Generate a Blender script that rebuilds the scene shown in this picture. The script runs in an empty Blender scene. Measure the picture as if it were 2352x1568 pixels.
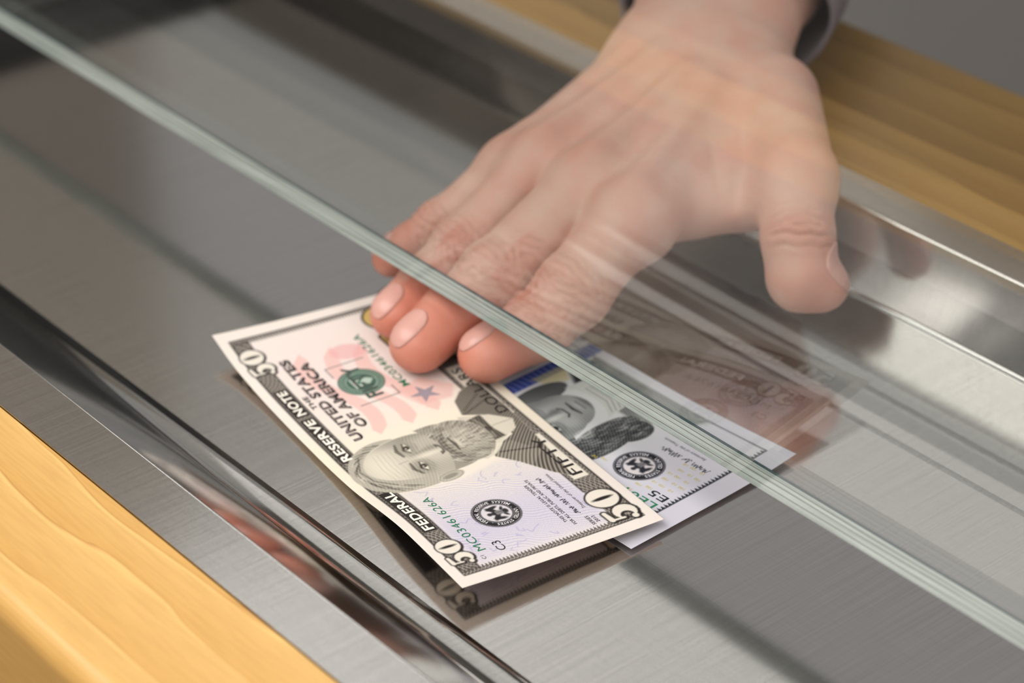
import bpy, bmesh, math, random
import numpy as np
from mathutils import Matrix, Vector

random.seed(4); np.random.seed(4)
scene = bpy.context.scene
COL = scene.collection

# ------------------------------------------------------------------ frame of reference
# millimetres around the tray are turned into metres; tray floor lies 0.95 m above the room floor
OX, OZ = 450.0, 950.0
def W(p):
    p = np.asarray(p, dtype=float)
    q = np.empty_like(p)
    q[..., 0] = (p[..., 0] + OX) * .001
    q[..., 1] = p[..., 1] * .001
    q[..., 2] = (p[..., 2] + OZ) * .001
    return q

# ------------------------------------------------------------------ camera
cd = bpy.data.cameras.new('camera'); cam = bpy.data.objects.new('camera', cd); COL.objects.link(cam)
cd.sensor_width = 36.0; cd.lens = 84.53; cd.clip_start = .01; cd.clip_end = 50
R_ = Vector((0.64214054, 0.76655836, -0.00661844)); U_ = Vector((-0.39243101, 0.33612877, 0.85616316)); F_ = Vector((-0.65852368, 0.54717979, -0.51666318))
m = Matrix.Identity(4)
for i in range(3):
    m[i][0] = R_[i]; m[i][1] = U_[i]; m[i][2] = -F_[i]
loc = W((0, -386.13, 391.23))
for i in range(3): m[i][3] = loc[i]
cam.matrix_world = m
cd.dof.use_dof = True; cd.dof.focus_distance = .664; cd.dof.aperture_fstop = 9.0
scene.camera = cam

# ------------------------------------------------------------------ world, lights, exposure
vs = scene.view_settings
vs.view_transform = 'Standard'; vs.look = 'None'; vs.gamma = 1.0; vs.exposure = 0.12; vs.use_curve_mapping = False
wd = bpy.data.worlds.new('world'); scene.world = wd; wd.use_nodes = True
bg = wd.node_tree.nodes['Background']; bg.inputs[0].default_value = (1.0, .97, .94, 1); bg.inputs[1].default_value = .36
cy_ = scene.cycles
cy_.max_bounces = 7; cy_.diffuse_bounces = 2; cy_.glossy_bounces = 4; cy_.adaptive_threshold = .025; cy_.transparent_max_bounces = 12; cy_.transmission_bounces = 4; cy_.blur_glossy = .3
def area(name, loc, size, power, color, target=None):
    l = bpy.data.lights.new(name, 'AREA'); l.shape = 'RECTANGLE'; l.size, l.size_y = size; l.energy = power; l.color = color
    o = bpy.data.objects.new(name, l); COL.objects.link(o); o.location = loc
    return o
# recessed ceiling panels of the bank hall, over the customer side and over the teller side
area('ceiling_panel_light', (-.5, -1.5, 2.675), (3.6, 2.0), 72, (1, .955, .91))
area('ceiling_panel_light', (2.6, -.2, 2.675), (1.6, 2.4), 30, (1, .955, .91))
area('ceiling_panel_light', (1.7, 1.9, 2.675), (2.4, 1.2), 10, (.97, .97, 1))

# ------------------------------------------------------------------ helpers
def lin(c):
    c = np.asarray(c, float) / 255.0
    return np.where(c <= .04045, c / 12.92, ((c + .055) / 1.055) ** 2.4)
def L4(c): return tuple(lin(c)) + (1.0,)
def mat(name):
    mt = bpy.data.materials.new(name); mt.use_nodes = True
    nt = mt.node_tree; b = nt.nodes['Principled BSDF']
    return mt, nt, b
def N(nt, t, **kw):
    n = nt.nodes.new(t)
    for k, v in kw.items():
        if k.startswith('i_'):
            key = k[2:]
            n.inputs[int(key) if key.isdigit() else key].default_value = v
        else: setattr(n, k, v)
    return n
def simple(name, col, rough=.5, metal=0., spec=.5):
    mt, nt, b = mat(name)
    b.inputs['Base Color'].default_value = L4(col); b.inputs['Roughness'].default_value = rough
    b.inputs['Metallic'].default_value = metal; b.inputs['Specular IOR Level'].default_value = spec
    return mt
def mesh_obj(name, verts, faces, material, parent=None, smooth=False, mm=True):
    me = bpy.data.meshes.new(name)
    v = W(np.asarray(verts, float)) if mm else np.asarray(verts, float)
    me.from_pydata([tuple(x) for x in v], [], [tuple(f) for f in faces])
    me.update()
    if smooth: me.polygons.foreach_set('use_smooth', [True] * len(me.polygons))
    if material: me.materials.append(material)
    o = bpy.data.objects.new(name, me); COL.objects.link(o)
    if parent: attach(o, parent)
    return o
def attach(o, parent):
    o.parent = parent
    o.matrix_parent_inverse = parent.matrix_basis.inverted()
def empty(name, p, label=None, cat=None, group=None):
    o = bpy.data.objects.new(name, None); COL.objects.link(o); o.location = W(p); o.empty_display_size = .02
    if label: tag(o, label, cat, group)
    return o
def tag(o, label=None, cat=None, group=None, kind=None):
    if label: o['label'] = label
    if cat: o['category'] = cat
    if group: o['group'] = group
    if kind: o['kind'] = kind
    return o
def box(name, lo, hi, material, parent=None, bevel=0., seg=3):
    lo = np.array(lo, float); hi = np.array(hi, float)
    vs_ = [(x, y, z) for x in (lo[0], hi[0]) for y in (lo[1], hi[1]) for z in (lo[2], hi[2])]
    fs = [(0, 1, 3, 2), (4, 6, 7, 5), (0, 4, 5, 1), (2, 3, 7, 6), (0, 2, 6, 4), (1, 5, 7, 3)]
    o = mesh_obj(name, vs_, fs, material, parent)
    if bevel:
        b = o.modifiers.new('bevel', 'BEVEL'); b.width = bevel * .001; b.segments = seg; b.limit_method = 'ANGLE'
        o.data.polygons.foreach_set('use_smooth', [True] * 6)
        w = o.modifiers.new('wn', 'WEIGHTED_NORMAL')
    return o
def extrude_x(name, prof, x0, x1, material, parent, thick=1.0, smooth=True, nx=1):
    """sheet metal: a profile of (y, z) points run along x, with thickness"""
    n = len(prof); v = []; f = []
    for k in range(nx + 1):
        x = x0 + (x1 - x0) * k / nx
        v += [(x, y, z) for y, z in prof]
    for k in range(nx):
        for i in range(n - 1):
            a = k * n + i
            f.append((a, a + n, a + n + 1, a + 1))
    o = mesh_obj(name, v, f, material, parent, smooth)
    if thick:
        s = o.modifiers.new('sheet', 'SOLIDIFY'); s.thickness = thick * .001; s.offset = -1; s.use_even_offset = True
    return o
def arc(cy, cz, r, a0, a1, n):
    return [(cy + r * math.cos(math.radians(a0 + (a1 - a0) * i / n)), cz + r * math.sin(math.radians(a0 + (a1 - a0) * i / n))) for i in range(n + 1)]

# ------------------------------------------------------------------ materials
def steel_material():
    mt, nt, b = mat('brushed_steel')
    tc = N(nt, 'ShaderNodeTexCoord')
    def streak(sx, sy, detail):
        mp = N(nt, 'ShaderNodeMapping'); mp.inputs['Scale'].default_value = (sx, sy, 60)
        nz = N(nt, 'ShaderNodeTexNoise'); nz.inputs['Scale'].default_value = 1.0; nz.inputs['Detail'].default_value = detail
        nt.links.new(tc.outputs['Object'], mp.inputs[0]); nt.links.new(mp.outputs[0], nz.inputs['Vector'])
        return nz
    a = streak(1500, 22, 4); c = streak(40, 1900, 3)
    mx = N(nt, 'ShaderNodeMath', operation='ADD'); nt.links.new(a.outputs['Fac'], mx.inputs[0])
    m2 = N(nt, 'ShaderNodeMath', operation='MULTIPLY', i_1=.45); nt.links.new(c.outputs['Fac'], m2.inputs[0]); nt.links.new(m2.outputs[0], mx.inputs[1])
    bp = N(nt, 'ShaderNodeBump'); bp.inputs['Strength'].default_value = .05; bp.inputs['Distance'].default_value = .0002
    nt.links.new(mx.outputs[0], bp.inputs['Height']); nt.links.new(bp.outputs[0], b.inputs['Normal'])
    cr = N(nt, 'ShaderNodeValToRGB'); cr.color_ramp.elements[0].position = .45; cr.color_ramp.elements[0].color = (.49, .478, .465, 1)
    cr.color_ramp.elements[1].position = .95; cr.color_ramp.elements[1].color = (.57, .558, .545, 1)
    nt.links.new(mx.outputs[0], cr.inputs[0]); nt.links.new(cr.outputs[0], b.inputs['Base Color'])
    b.inputs['Metallic'].default_value = 1; b.inputs['Roughness'].default_value = .135
    return mt
STEEL = steel_material()

def wood_material(name, light, mid, dark, axis_y=False):
    mt, nt, b = mat(name)
    tc = N(nt, 'ShaderNodeTexCoord')
    mp = N(nt, 'ShaderNodeMapping'); mp.inputs['Scale'].default_value = (3.2, 26, 26) if not axis_y else (26, 3.2, 26)
    nt.links.new(tc.outputs['Object'], mp.inputs[0])
    warp = N(nt, 'ShaderNodeTexNoise'); warp.inputs['Scale'].default_value = 1.6; warp.inputs['Detail'].default_value = 3
    nt.links.new(mp.outputs[0], warp.inputs['Vector'])
    vm = N(nt, 'ShaderNodeVectorMath', operation='SCALE'); vm.inputs['Scale'].default_value = .9
    nt.links.new(warp.outputs['Color'], vm.inputs[0])
    va = N(nt, 'ShaderNodeVectorMath', operation='ADD'); nt.links.new(mp.outputs[0], va.inputs[0]); nt.links.new(vm.outputs[0], va.inputs[1])
    wv = N(nt, 'ShaderNodeTexWave', bands_direction='X' if axis_y else 'Y', wave_profile='SAW'); wv.inputs['Scale'].default_value = .75
    wv.inputs['Distortion'].default_value = 2.5; wv.inputs['Detail'].default_value = 2.5; wv.inputs['Detail Scale'].default_value = 1.2
    nt.links.new(va.outputs[0], wv.inputs['Vector'])
    cr = N(nt, 'ShaderNodeValToRGB'); e = cr.color_ramp.elements
    e[0].position = 0; e[0].color = L4(mid); e[1].position = .9; e[1].color = L4(light)
    k = e.new(.96); k.color = L4([min(255, c * 1.05 + 8) for c in light]); k = e.new(1.0); k.color = L4(dark)
    k = e.new(.45); k.color = L4([(a + c) / 2 for a, c in zip(mid, light)])
    nt.links.new(wv.outputs['Fac'], cr.inputs[0])
    fine = N(nt, 'ShaderNodeTexNoise'); fine.inputs['Scale'].default_value = 1; fine.inputs['Detail'].default_value = 3
    m3 = N(nt, 'ShaderNodeMapping'); m3.inputs['Scale'].default_value = (60, 900, 900) if not axis_y else (900, 60, 900)
    nt.links.new(tc.outputs['Object'], m3.inputs[0]); nt.links.new(m3.outputs[0], fine.inputs['Vector'])
    mix = N(nt, 'ShaderNodeMix', data_type='RGBA', blend_type='MULTIPLY'); mix.inputs[0].default_value = .35
    c2 = N(nt, 'ShaderNodeValToRGB'); c2.color_ramp.elements[0].position = .3; c2.color_ramp.elements[0].color = (.72, .66, .58, 1); c2.color_ramp.elements[1].position = .6; c2.color_ramp.elements[1].color = (1, 1, 1, 1)
    nt.links.new(fine.outputs['Fac'], c2.inputs[0])
    nt.links.new(cr.outputs[0], mix.inputs[6]); nt.links.new(c2.outputs[0], mix.inputs[7]); nt.links.new(mix.outputs[2], b.inputs['Base Color'])
    b.inputs['Roughness'].default_value = .32; b.inputs['Coat Weight'].default_value = .25; b.inputs['Coat Roughness'].default_value = .2
    return mt
WOOD = wood_material('honey_maple', (228, 182, 108), (220, 170, 92), (196, 142, 70))
WOOD_Y = wood_material('honey_maple_cross', (228, 182, 108), (220, 170, 92), (196, 142, 70), True)
WOOD_BACK = wood_material('shaded_ledge_wood', (150, 114, 54), (136, 99, 41), (110, 76, 30))  # rear ledge: teller-side shade put into darker wood browns

def glass_material():
    mt = bpy.data.materials.new('clear_security_glass'); mt.use_nodes = True
    nt = mt.node_tree; nt.nodes.clear()
    out = N(nt, 'ShaderNodeOutputMaterial')
    lw = N(nt, 'ShaderNodeLayerWeight'); lw.inputs['Blend'].default_value = .5
    pw = N(nt, 'ShaderNodeMath', operation='POWER', i_1=5.0); nt.links.new(lw.outputs['Facing'], pw.inputs[0])
    ml = N(nt, 'ShaderNodeMath', operation='MULTIPLY_ADD', i_1=.93, i_2=.066); nt.links.new(pw.outputs[0], ml.inputs[0])
    tr = N(nt, 'ShaderNodeBsdfTransparent'); tr.inputs[0].default_value = (.94, .952, .942, 1)
    gl = N(nt, 'ShaderNodeBsdfGlossy'); gl.inputs['Roughness'].default_value = 0.0; gl.inputs[0].default_value = (1, 1, 1, 1)
    mx = N(nt, 'ShaderNodeMixShader'); nt.links.new(ml.outputs[0], mx.inputs[0]); nt.links.new(tr.outputs[0], mx.inputs[1]); nt.links.new(gl.outputs[0], mx.inputs[2])
    nt.links.new(mx.outputs[0], out.inputs[0])
    return mt
GLASS = glass_material()

# ------------------------------------------------------------------ room shell and added light-shaping walls
def room():
    wall = simple('grey_wall_paint', (122, 118, 114), .8)
    o = box('floor', (-2450, -3000, -960), (3550, 3000, -950), simple('grey_carpet', (92, 90, 88), .95)); tag(o, 'plain grey floor of the hall below the counter', 'floor', kind='structure')
    o = box('added_wall_left', (-2550, -3000, -950), (-2450, 1050, 1750), simple('warm_grey_wall_paint', (190, 182, 173), .8)); tag(o, 'added warm grey side wall, unseen, dims the tray reflection', 'wall', kind='structure')  # unseen, added and cut short so the tray's left reflects darker
    dk = simple('taupe_wall_paint', (150, 144, 138), .8)
    o = box('added_wall_front', (-2450, -3100, -950), (3550, -3000, 1750), dk); tag(o, 'added taupe wall behind the customer side, unseen, cuts ambient light', 'wall', kind='structure')  # unseen, added to hold back ambient light from the customer side
    o = box('added_wall_right', (3550, -3000, -950), (3650, 3000, 1750), dk); tag(o, 'added taupe wall on the right side, unseen, cuts ambient light', 'wall', kind='structure')  # unseen, added to hold back ambient light from the right
    o = box('wall_back', (-2450, 2600, -950), (3550, 2700, 1750), wall); tag(o, 'grey wall behind the teller side', 'wall', kind='structure')
room()

# ------------------------------------------------------------------ steel deal tray
X0, X1 = -832.0, -205.0      # inner ends of the pan
def tray():
    t = empty('deal_tray', (-470, 10, 0), 'brushed steel deal tray sunk into the wooden counter under the glass', 'tray')
    extrude_x('tray_floor', [(-76, 0), (130.5, 0)], X0 + 8, X1 - 8, STEEL, t, 1.0, False)
    # front wall leans at 42 degrees with a soft bend at foot and lip
    ang = 42; r = 14.0
    cy, cz = -79.5, r
    foot = arc(cy, cz, r, -90, -90 - ang, 8)
    s = math.radians(ang); y0, z0 = foot[-1]
    lipr = 1.2
    # straight run until the lip
    zt = 28 - lipr * (1 - math.cos(s)); k = (zt - z0) / math.sin(s); y1 = y0 - k * math.cos(s)
    lip = arc(y1 - lipr * math.sin(s), zt - lipr * math.cos(s), lipr, 90 - ang, 90, 5)
    prof = [(-76.0, 0.0)] + foot + lip
    extrude_x('front_wall', [(y, z) for y, z in reversed(prof)], X0 + 4, X1 - 4, STEEL, t)
    ylip = prof[-1][0]
    extrude_x('front_flange', [(-132.7, 28), (ylip, 28)], X0 - 16, X1 + 16, STEEL, t, .9, False)
    # back wall almost upright
    foot = arc(130.5, 2, 2, -90, -16, 5)
    lip = arc(138.5 + .6, 28 - 1.5, 1.5, 164, 90, 5)
    extrude_x('back_wall', foot + lip, X0 + 4, X1 - 4, STEEL, t)
    extrude_x('back_flange', [(lip[-1][0], 28), (154, 28)], X0 - 16, X1 + 16, STEEL, t, .9, False)
    # end walls, the dark reflection in their steel put in as black
    dark_end = simple('end_wall_dark_reflection', (34, 32, 30), .45)
    for xe, sgn in ((X0, 1), (X1, -1)):
        pr = arc(0, 8, 8, -90, -176, 6) + [(-8.6, 26)] + arc(-10.6, 26, 2.0, 0, 90, 4)
        v = []; f = []
        ys = (-117.5, 140)
        for y in ys: v += [(xe + sgn * (8 + a), y, z) for a, z in pr]
        n = len(pr)
        for i in range(n - 1): f.append((i, i + 1, n + i + 1, n + i) if sgn < 0 else (i, n + i, n + i + 1, i + 1))
        o = mesh_obj('tray_end_wall', v, f, dark_end, t, True)
        a = xe - sgn * 2.6; b_ = xe - sgn * 16
        mesh_obj('end_flange', [(a, -117.5, 28), (b_, -117.5, 28), (b_, 140, 28), (a, 140, 28)], [(0, 1, 2, 3) if sgn < 0 else (3, 2, 1, 0)], STEEL, t)
    return ylip
YLIP = tray()

# ------------------------------------------------------------------ wooden counter
def counter():
    c = empty('wooden_counter', (-470, -155, -950), 'honey coloured wooden counter edging the customer side of the tray', 'counter')
    prof = [(-132.9, -8), (-132.9, 27.4), (-133.2, 27.7)] + arc(-178 + 7, 27.7 - 7, 7, 90, 180, 8) + [(-178, -8)]
    nP = len(prof)
    mesh_obj('front_board', [(x, y, z) for x in (-1700, 900) for y, z in prof], [tuple(range(nP)), tuple(range(2 * nP - 1, nP - 1, -1))] + [(i, nP + i, nP + (i + 1) % nP, (i + 1) % nP) for i in range(nP)], WOOD, c)
    box('side_board', (-1700, -132.7, -8), (X0 - 16.2, 153.8, 27.5), WOOD_Y, c, .6, 2)
    box('side_board', (X1 + 16.2, -132.7, -8), (900, 153.8, 27.5), WOOD_Y, c, .6, 2)
    box('counter_front', (-1700, -168, -950), (900, -150, -8.2), WOOD, c, 1, 2)
    d = empty('rear_wooden_shelf', (-470, 200, -950), 'wooden ledge coloured dark for shade behind the tray on the teller side', 'ledge')
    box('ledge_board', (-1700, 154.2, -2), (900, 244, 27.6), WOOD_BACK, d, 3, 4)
    box('ledge_support', (-1700, 205, -950), (900, 225, -2.2), simple('dark_panel', (70, 66, 62), .7), d)
    e = empty('teller_desk', (-470, 600, -950), 'grey laminate desk beyond the rear wooden ledge', 'desk')
    gm = simple('grey_laminate', (128, 122, 120), .45)
    box('desk_top', (-1700, 262, -150), (900, 1000, -122), gm, e, 3, 3)
    box('desk_panel', (-1600, 300, -950), (800, 320, -150.2), gm, e)
counter()

# ------------------------------------------------------------------ glass screen
GB = 27.9; GT = 8.0
def glass():
    g = empty('glass_screen', (-470, 4, GB), 'clear laminated security glass standing upright above the tray', 'glass screen')
    x0, x1, zt = -1650, 850, 900
    v = [(x, y, z) for x in (x0, x1) for y in (0, GT) for z in (GB, zt)]
    # the pane: front, back, ends and top; its ground lower edge is a part of its own
    f = [(0, 4, 5, 1), (2, 3, 7, 6), (0, 1, 3, 2), (4, 6, 7, 5), (1, 5, 7, 3)]
    mesh_obj('pane', v, f, GLASS, g)
    edge, nt, b = mat('ground_glass_edge')
    tc = N(nt, 'ShaderNodeTexCoord'); mp = N(nt, 'ShaderNodeMapping'); mp.inputs['Scale'].default_value = (30, 900, 10)
    nz = N(nt, 'ShaderNodeTexNoise'); nz.inputs['Scale'].default_value = 1; nz.inputs['Detail'].default_value = 4
    nt.links.new(tc.outputs['Object'], mp.inputs[0]); nt.links.new(mp.outputs[0], nz.inputs['Vector'])
    cr = N(nt, 'ShaderNodeValToRGB'); cr.color_ramp.elements[0].position = .3; cr.color_ramp.elements[0].color = L4((136, 146, 141)); cr.color_ramp.elements[1].position = .7; cr.color_ramp.elements[1].color = L4((182, 190, 185))
    nt.links.new(nz.outputs['Fac'], cr.inputs[0]); nt.links.new(cr.outputs[0], b.inputs['Base Color']); b.inputs['Roughness'].default_value = .45
    dark = simple('interlayer_film', (92, 84, 74), .6); teal = simple('dark_arris', (44, 66, 70), .3)
    # ground lower edge: glass plies with thin film lines between them
    cuts = [0.0, 1.7, 1.95, 4.0, 4.22, 5.6, 5.85, 7.25]
    for i in range(0, len(cuts) - 1):
        a, c = cuts[i], cuts[i + 1]
        film = (c - a) < .5
        box('film_line' if film else 'ply_edge', (x0, a + .02, GB + .02), (x1, c - .0, GB + (.42 if film else .4)), dark if film else edge, g)
    box('arris', (x0, 7.26, GB + .02), (x1, GT - .03, GB + .7), teal, g)
glass()

# ------------------------------------------------------------------ banknotes
def note_frames():
    eu = np.array([-151, 22.4]); eu = eu / np.linalg.norm(eu); ev = np.array([8.2, 65.3]); ev = ev / np.linalg.norm(ev)
    def smooth_tab(xs, ys):
        fx = np.linspace(xs[0], xs[-1], 400); fy = np.interp(fx, xs, ys)
        k = np.hanning(61); k /= k.sum(); pad = np.concatenate([2 * fy[0] - fy[30:0:-1], fy, 2 * fy[-1] - fy[-2:-32:-1]])
        return fx, np.convolve(pad, k, 'valid')
    a = smooth_tab([0, 20, 35, 48, 62, 78, 98, 121, 141, 156], [7.7, 7.5, 7.1, 5.2, 2.9, 2.0, 1.8, 2.2, 3.9, 7.6])
    b = smooth_tab([0, 40, 63, 90, 120, 156], [4.3, 3.1, 2.6, 2.2, 2.3, 3.2])
    def fifty(u, v):
        u = np.asarray(u, float); v = np.asarray(v, float)
        w = np.clip(v / 66.3, 0, 1); w = w * (2 - w) * .55 + w * .45
        z = np.interp(u, *a) * (1 - w) + np.interp(u, *b) * w
        x = -400.9 + eu[0] * u * .982 + ev[0] * v * .9925; y = -70.7 + eu[1] * u * .982 + ev[1] * v * .9925
        return np.stack([x, y, z], -1)
    def hundred(u, v):
        u = np.asarray(u, float); v = np.asarray(v, float)
        z = .7 + .4 * np.exp(-u / 14) + 1.6 * np.clip((v - 36) / 30, 0, 1) ** 2 * np.exp(-u / 40) + .25 * np.sin(u * .09 + 1)
        x = -391.3 - u - .027 * v; y = -19. - .027 * u + v
        return np.stack([x, y, z], -1)
    return fifty, hundred
FIFTY, HUNDRED = note_frames()
STEP = .3
class Art:
    """flat print of a note: a colour for each point of a fine grid, in note millimetres (u right, v down)"""
    def __init__(s, base):
        s.nu, s.nv = int(156 / STEP) + 1, int(66.3 / STEP) + 1
        s.u = np.linspace(0, 156, s.nu); s.v = np.linspace(0, 66.3, s.nv)
        s.U, s.V = np.meshgrid(s.u, s.v)
        s.C = np.zeros((s.nv, s.nu, 3)) + np.array(base, float)
    def put(s, m_, col, a=1.0):
        m_ = (np.clip(m_, 0, 1) * a)[..., None]; s.C = s.C * (1 - m_) + np.array(col, float) * m_
    def mk(s, d, aa=.22): return np.clip(.5 - d / (2 * aa), 0, 1)
    def ell(s, cx, cy, rx, ry, rot=0.):
        c, n = math.cos(rot), math.sin(rot); x = (s.U - cx) * c + (s.V - cy) * n; y = -(s.U - cx) * n + (s.V - cy) * c
        k = np.sqrt((x / rx) ** 2 + (y / ry) ** 2) + 1e-9
        return (k - 1) * min(rx, ry)
    def rect(s, u0, v0, u1, v1):
        return np.maximum(np.maximum(u0 - s.U, s.U - u1), np.maximum(v0 - s.V, s.V - v1))
    def seg(s, pts, r=0.):
        d = np.full_like(s.U, 1e6)
        for i in range(len(pts) - 1):
            (ax, ay), (bx, by) = pts[i][:2], pts[i + 1][:2]
            ra = pts[i][2] if len(pts[i]) > 2 else r; rb = pts[i + 1][2] if len(pts[i + 1]) > 2 else r
            dx, dy = bx - ax, by - ay; t = np.clip(((s.U - ax) * dx + (s.V - ay) * dy) / (dx * dx + dy * dy + 1e-9), 0, 1)
            d = np.minimum(d, np.hypot(s.U - ax - t * dx, s.V - ay - t * dy) - (ra + (rb - ra) * t))
        return d
    def poly(s, pts):
        ins = np.zeros(s.U.shape, bool); n = len(pts); d = np.full_like(s.U, 1e6)
        for i in range(n):
            (ax, ay), (bx, by) = pts[i], pts[(i + 1) % n]
            c = (ay > s.V) != (by > s.V)
            with np.errstate(divide='ignore', invalid='ignore'): ins ^= c & (s.U < (bx - ax) * (s.V - ay) / (by - ay + 1e-12) + ax)
        d = s.seg(list(pts) + [pts[0]])
        return np.where(ins, -d, d)
INK = (42, 38, 36)
def numeral50(A, cu, cv, h, fill=(246, 240, 228), band=True):
    """engraved corner numeral: pale body, dark outline; cu, cv centre of the pair, h height"""
    q = h / 10.
    d0 = A.ell(cu + 4.9 * q, cv, 4.9 * q, 5.0 * q)
    slit = A.ell(cu + 4.9 * q, cv, .75 * q, 3.3 * q)
    bowl = []
    for i in range(15):
        a = math.radians(-125 + 265 * i / 14); w = .45 + 1.35 * math.sin(math.pi * min(1, max(0, (i - 1) / 12.)))
        bowl.append((cu - 5.2 * q + 2.9 * q * math.cos(a), cv + 1.7 * q + 2.75 * q * math.sin(a), w * q))
    d5 = A.seg(bowl)
    d5 = np.minimum(d5, A.seg([(cu - 6.9 * q, cv + .1 * q, .5 * q), (cu - 6.6 * q, cv - 4.0 * q, .5 * q)]))
    d5 = np.minimum(d5, A.seg([(cu - 6.5 * q, cv - 3.9 * q, 1.0 * q), (cu - 2.4 * q, cv - 4.3 * q, .75 * q)]))
    d5 = np.minimum(d5, A.ell(cu - 7.6 * q, cv + 3.4 * q, 1.15 * q, 1.1 * q))
    d = np.minimum(d0, d5)
    sh = np.minimum(np.roll(np.roll(d, -1, 1), 1, 0), d)
    A.put(A.mk(sh - .5 * q), INK, .95)
    A.put(A.mk(d), fill)
    A.put(A.mk(slit), INK)
def hatch(A, m_, ang, per, duty, col, wob=0., a=1.):
    c, n = math.cos(ang), math.sin(ang); t = A.U * c + A.V * n
    if wob: t = t + wob * np.sin(A.U * .35 + A.V * .22) + wob * .6 * np.sin(A.V * .5 - A.U * .17)
    w = .5 + .5 * np.cos(2 * np.pi * t / per)
    A.put(m_ * np.clip((w - (1 - duty)) / .3 + .5, 0, 1), col, a)
def seal_black(A, cu, cv, r, col=(44, 42, 46)):
    A.put(A.mk(A.ell(cu, cv, r, r)), col)
    for q in (.95, .68):
        A.put(A.mk(np.abs(A.ell(cu, cv, r * q, r * q)) - .1), (205, 202, 205), .8)
    A.put(A.mk(A.ell(cu, cv, r * .62, r * .62)), (232, 228, 232))
    # spread eagle with shield
    k = r / 7.3
    def e(x, y, a_, b_, ro=0.): A.put(A.mk(A.ell(cu + x * k, cv + y * k, a_ * k, b_ * k, ro)), col, .95)
    e(0, .3, 1.1, 2.1); e(-1.9, -.7, 1.9, .8, .7); e(1.9, -.7, 1.9, .8, -.7); e(-2.8, -.2, .7, 1.9, .25); e(2.8, -.2, .7, 1.9, -.25)
    e(.1, -2.2, .75, .7); e(0, 2.9, 1.1, .8); e(-1.5, 2.3, 1.1, .45, -.5); e(1.5, 2.3, 1.1, .45, .5)
    for i in range(-2, 3): A.put(A.mk(A.rect(cu + i * .42 * k - .09, cv - .2 * k, cu + i * .42 * k + .09, cv + 1.9 * k)), (235, 232, 235), .85)

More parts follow.
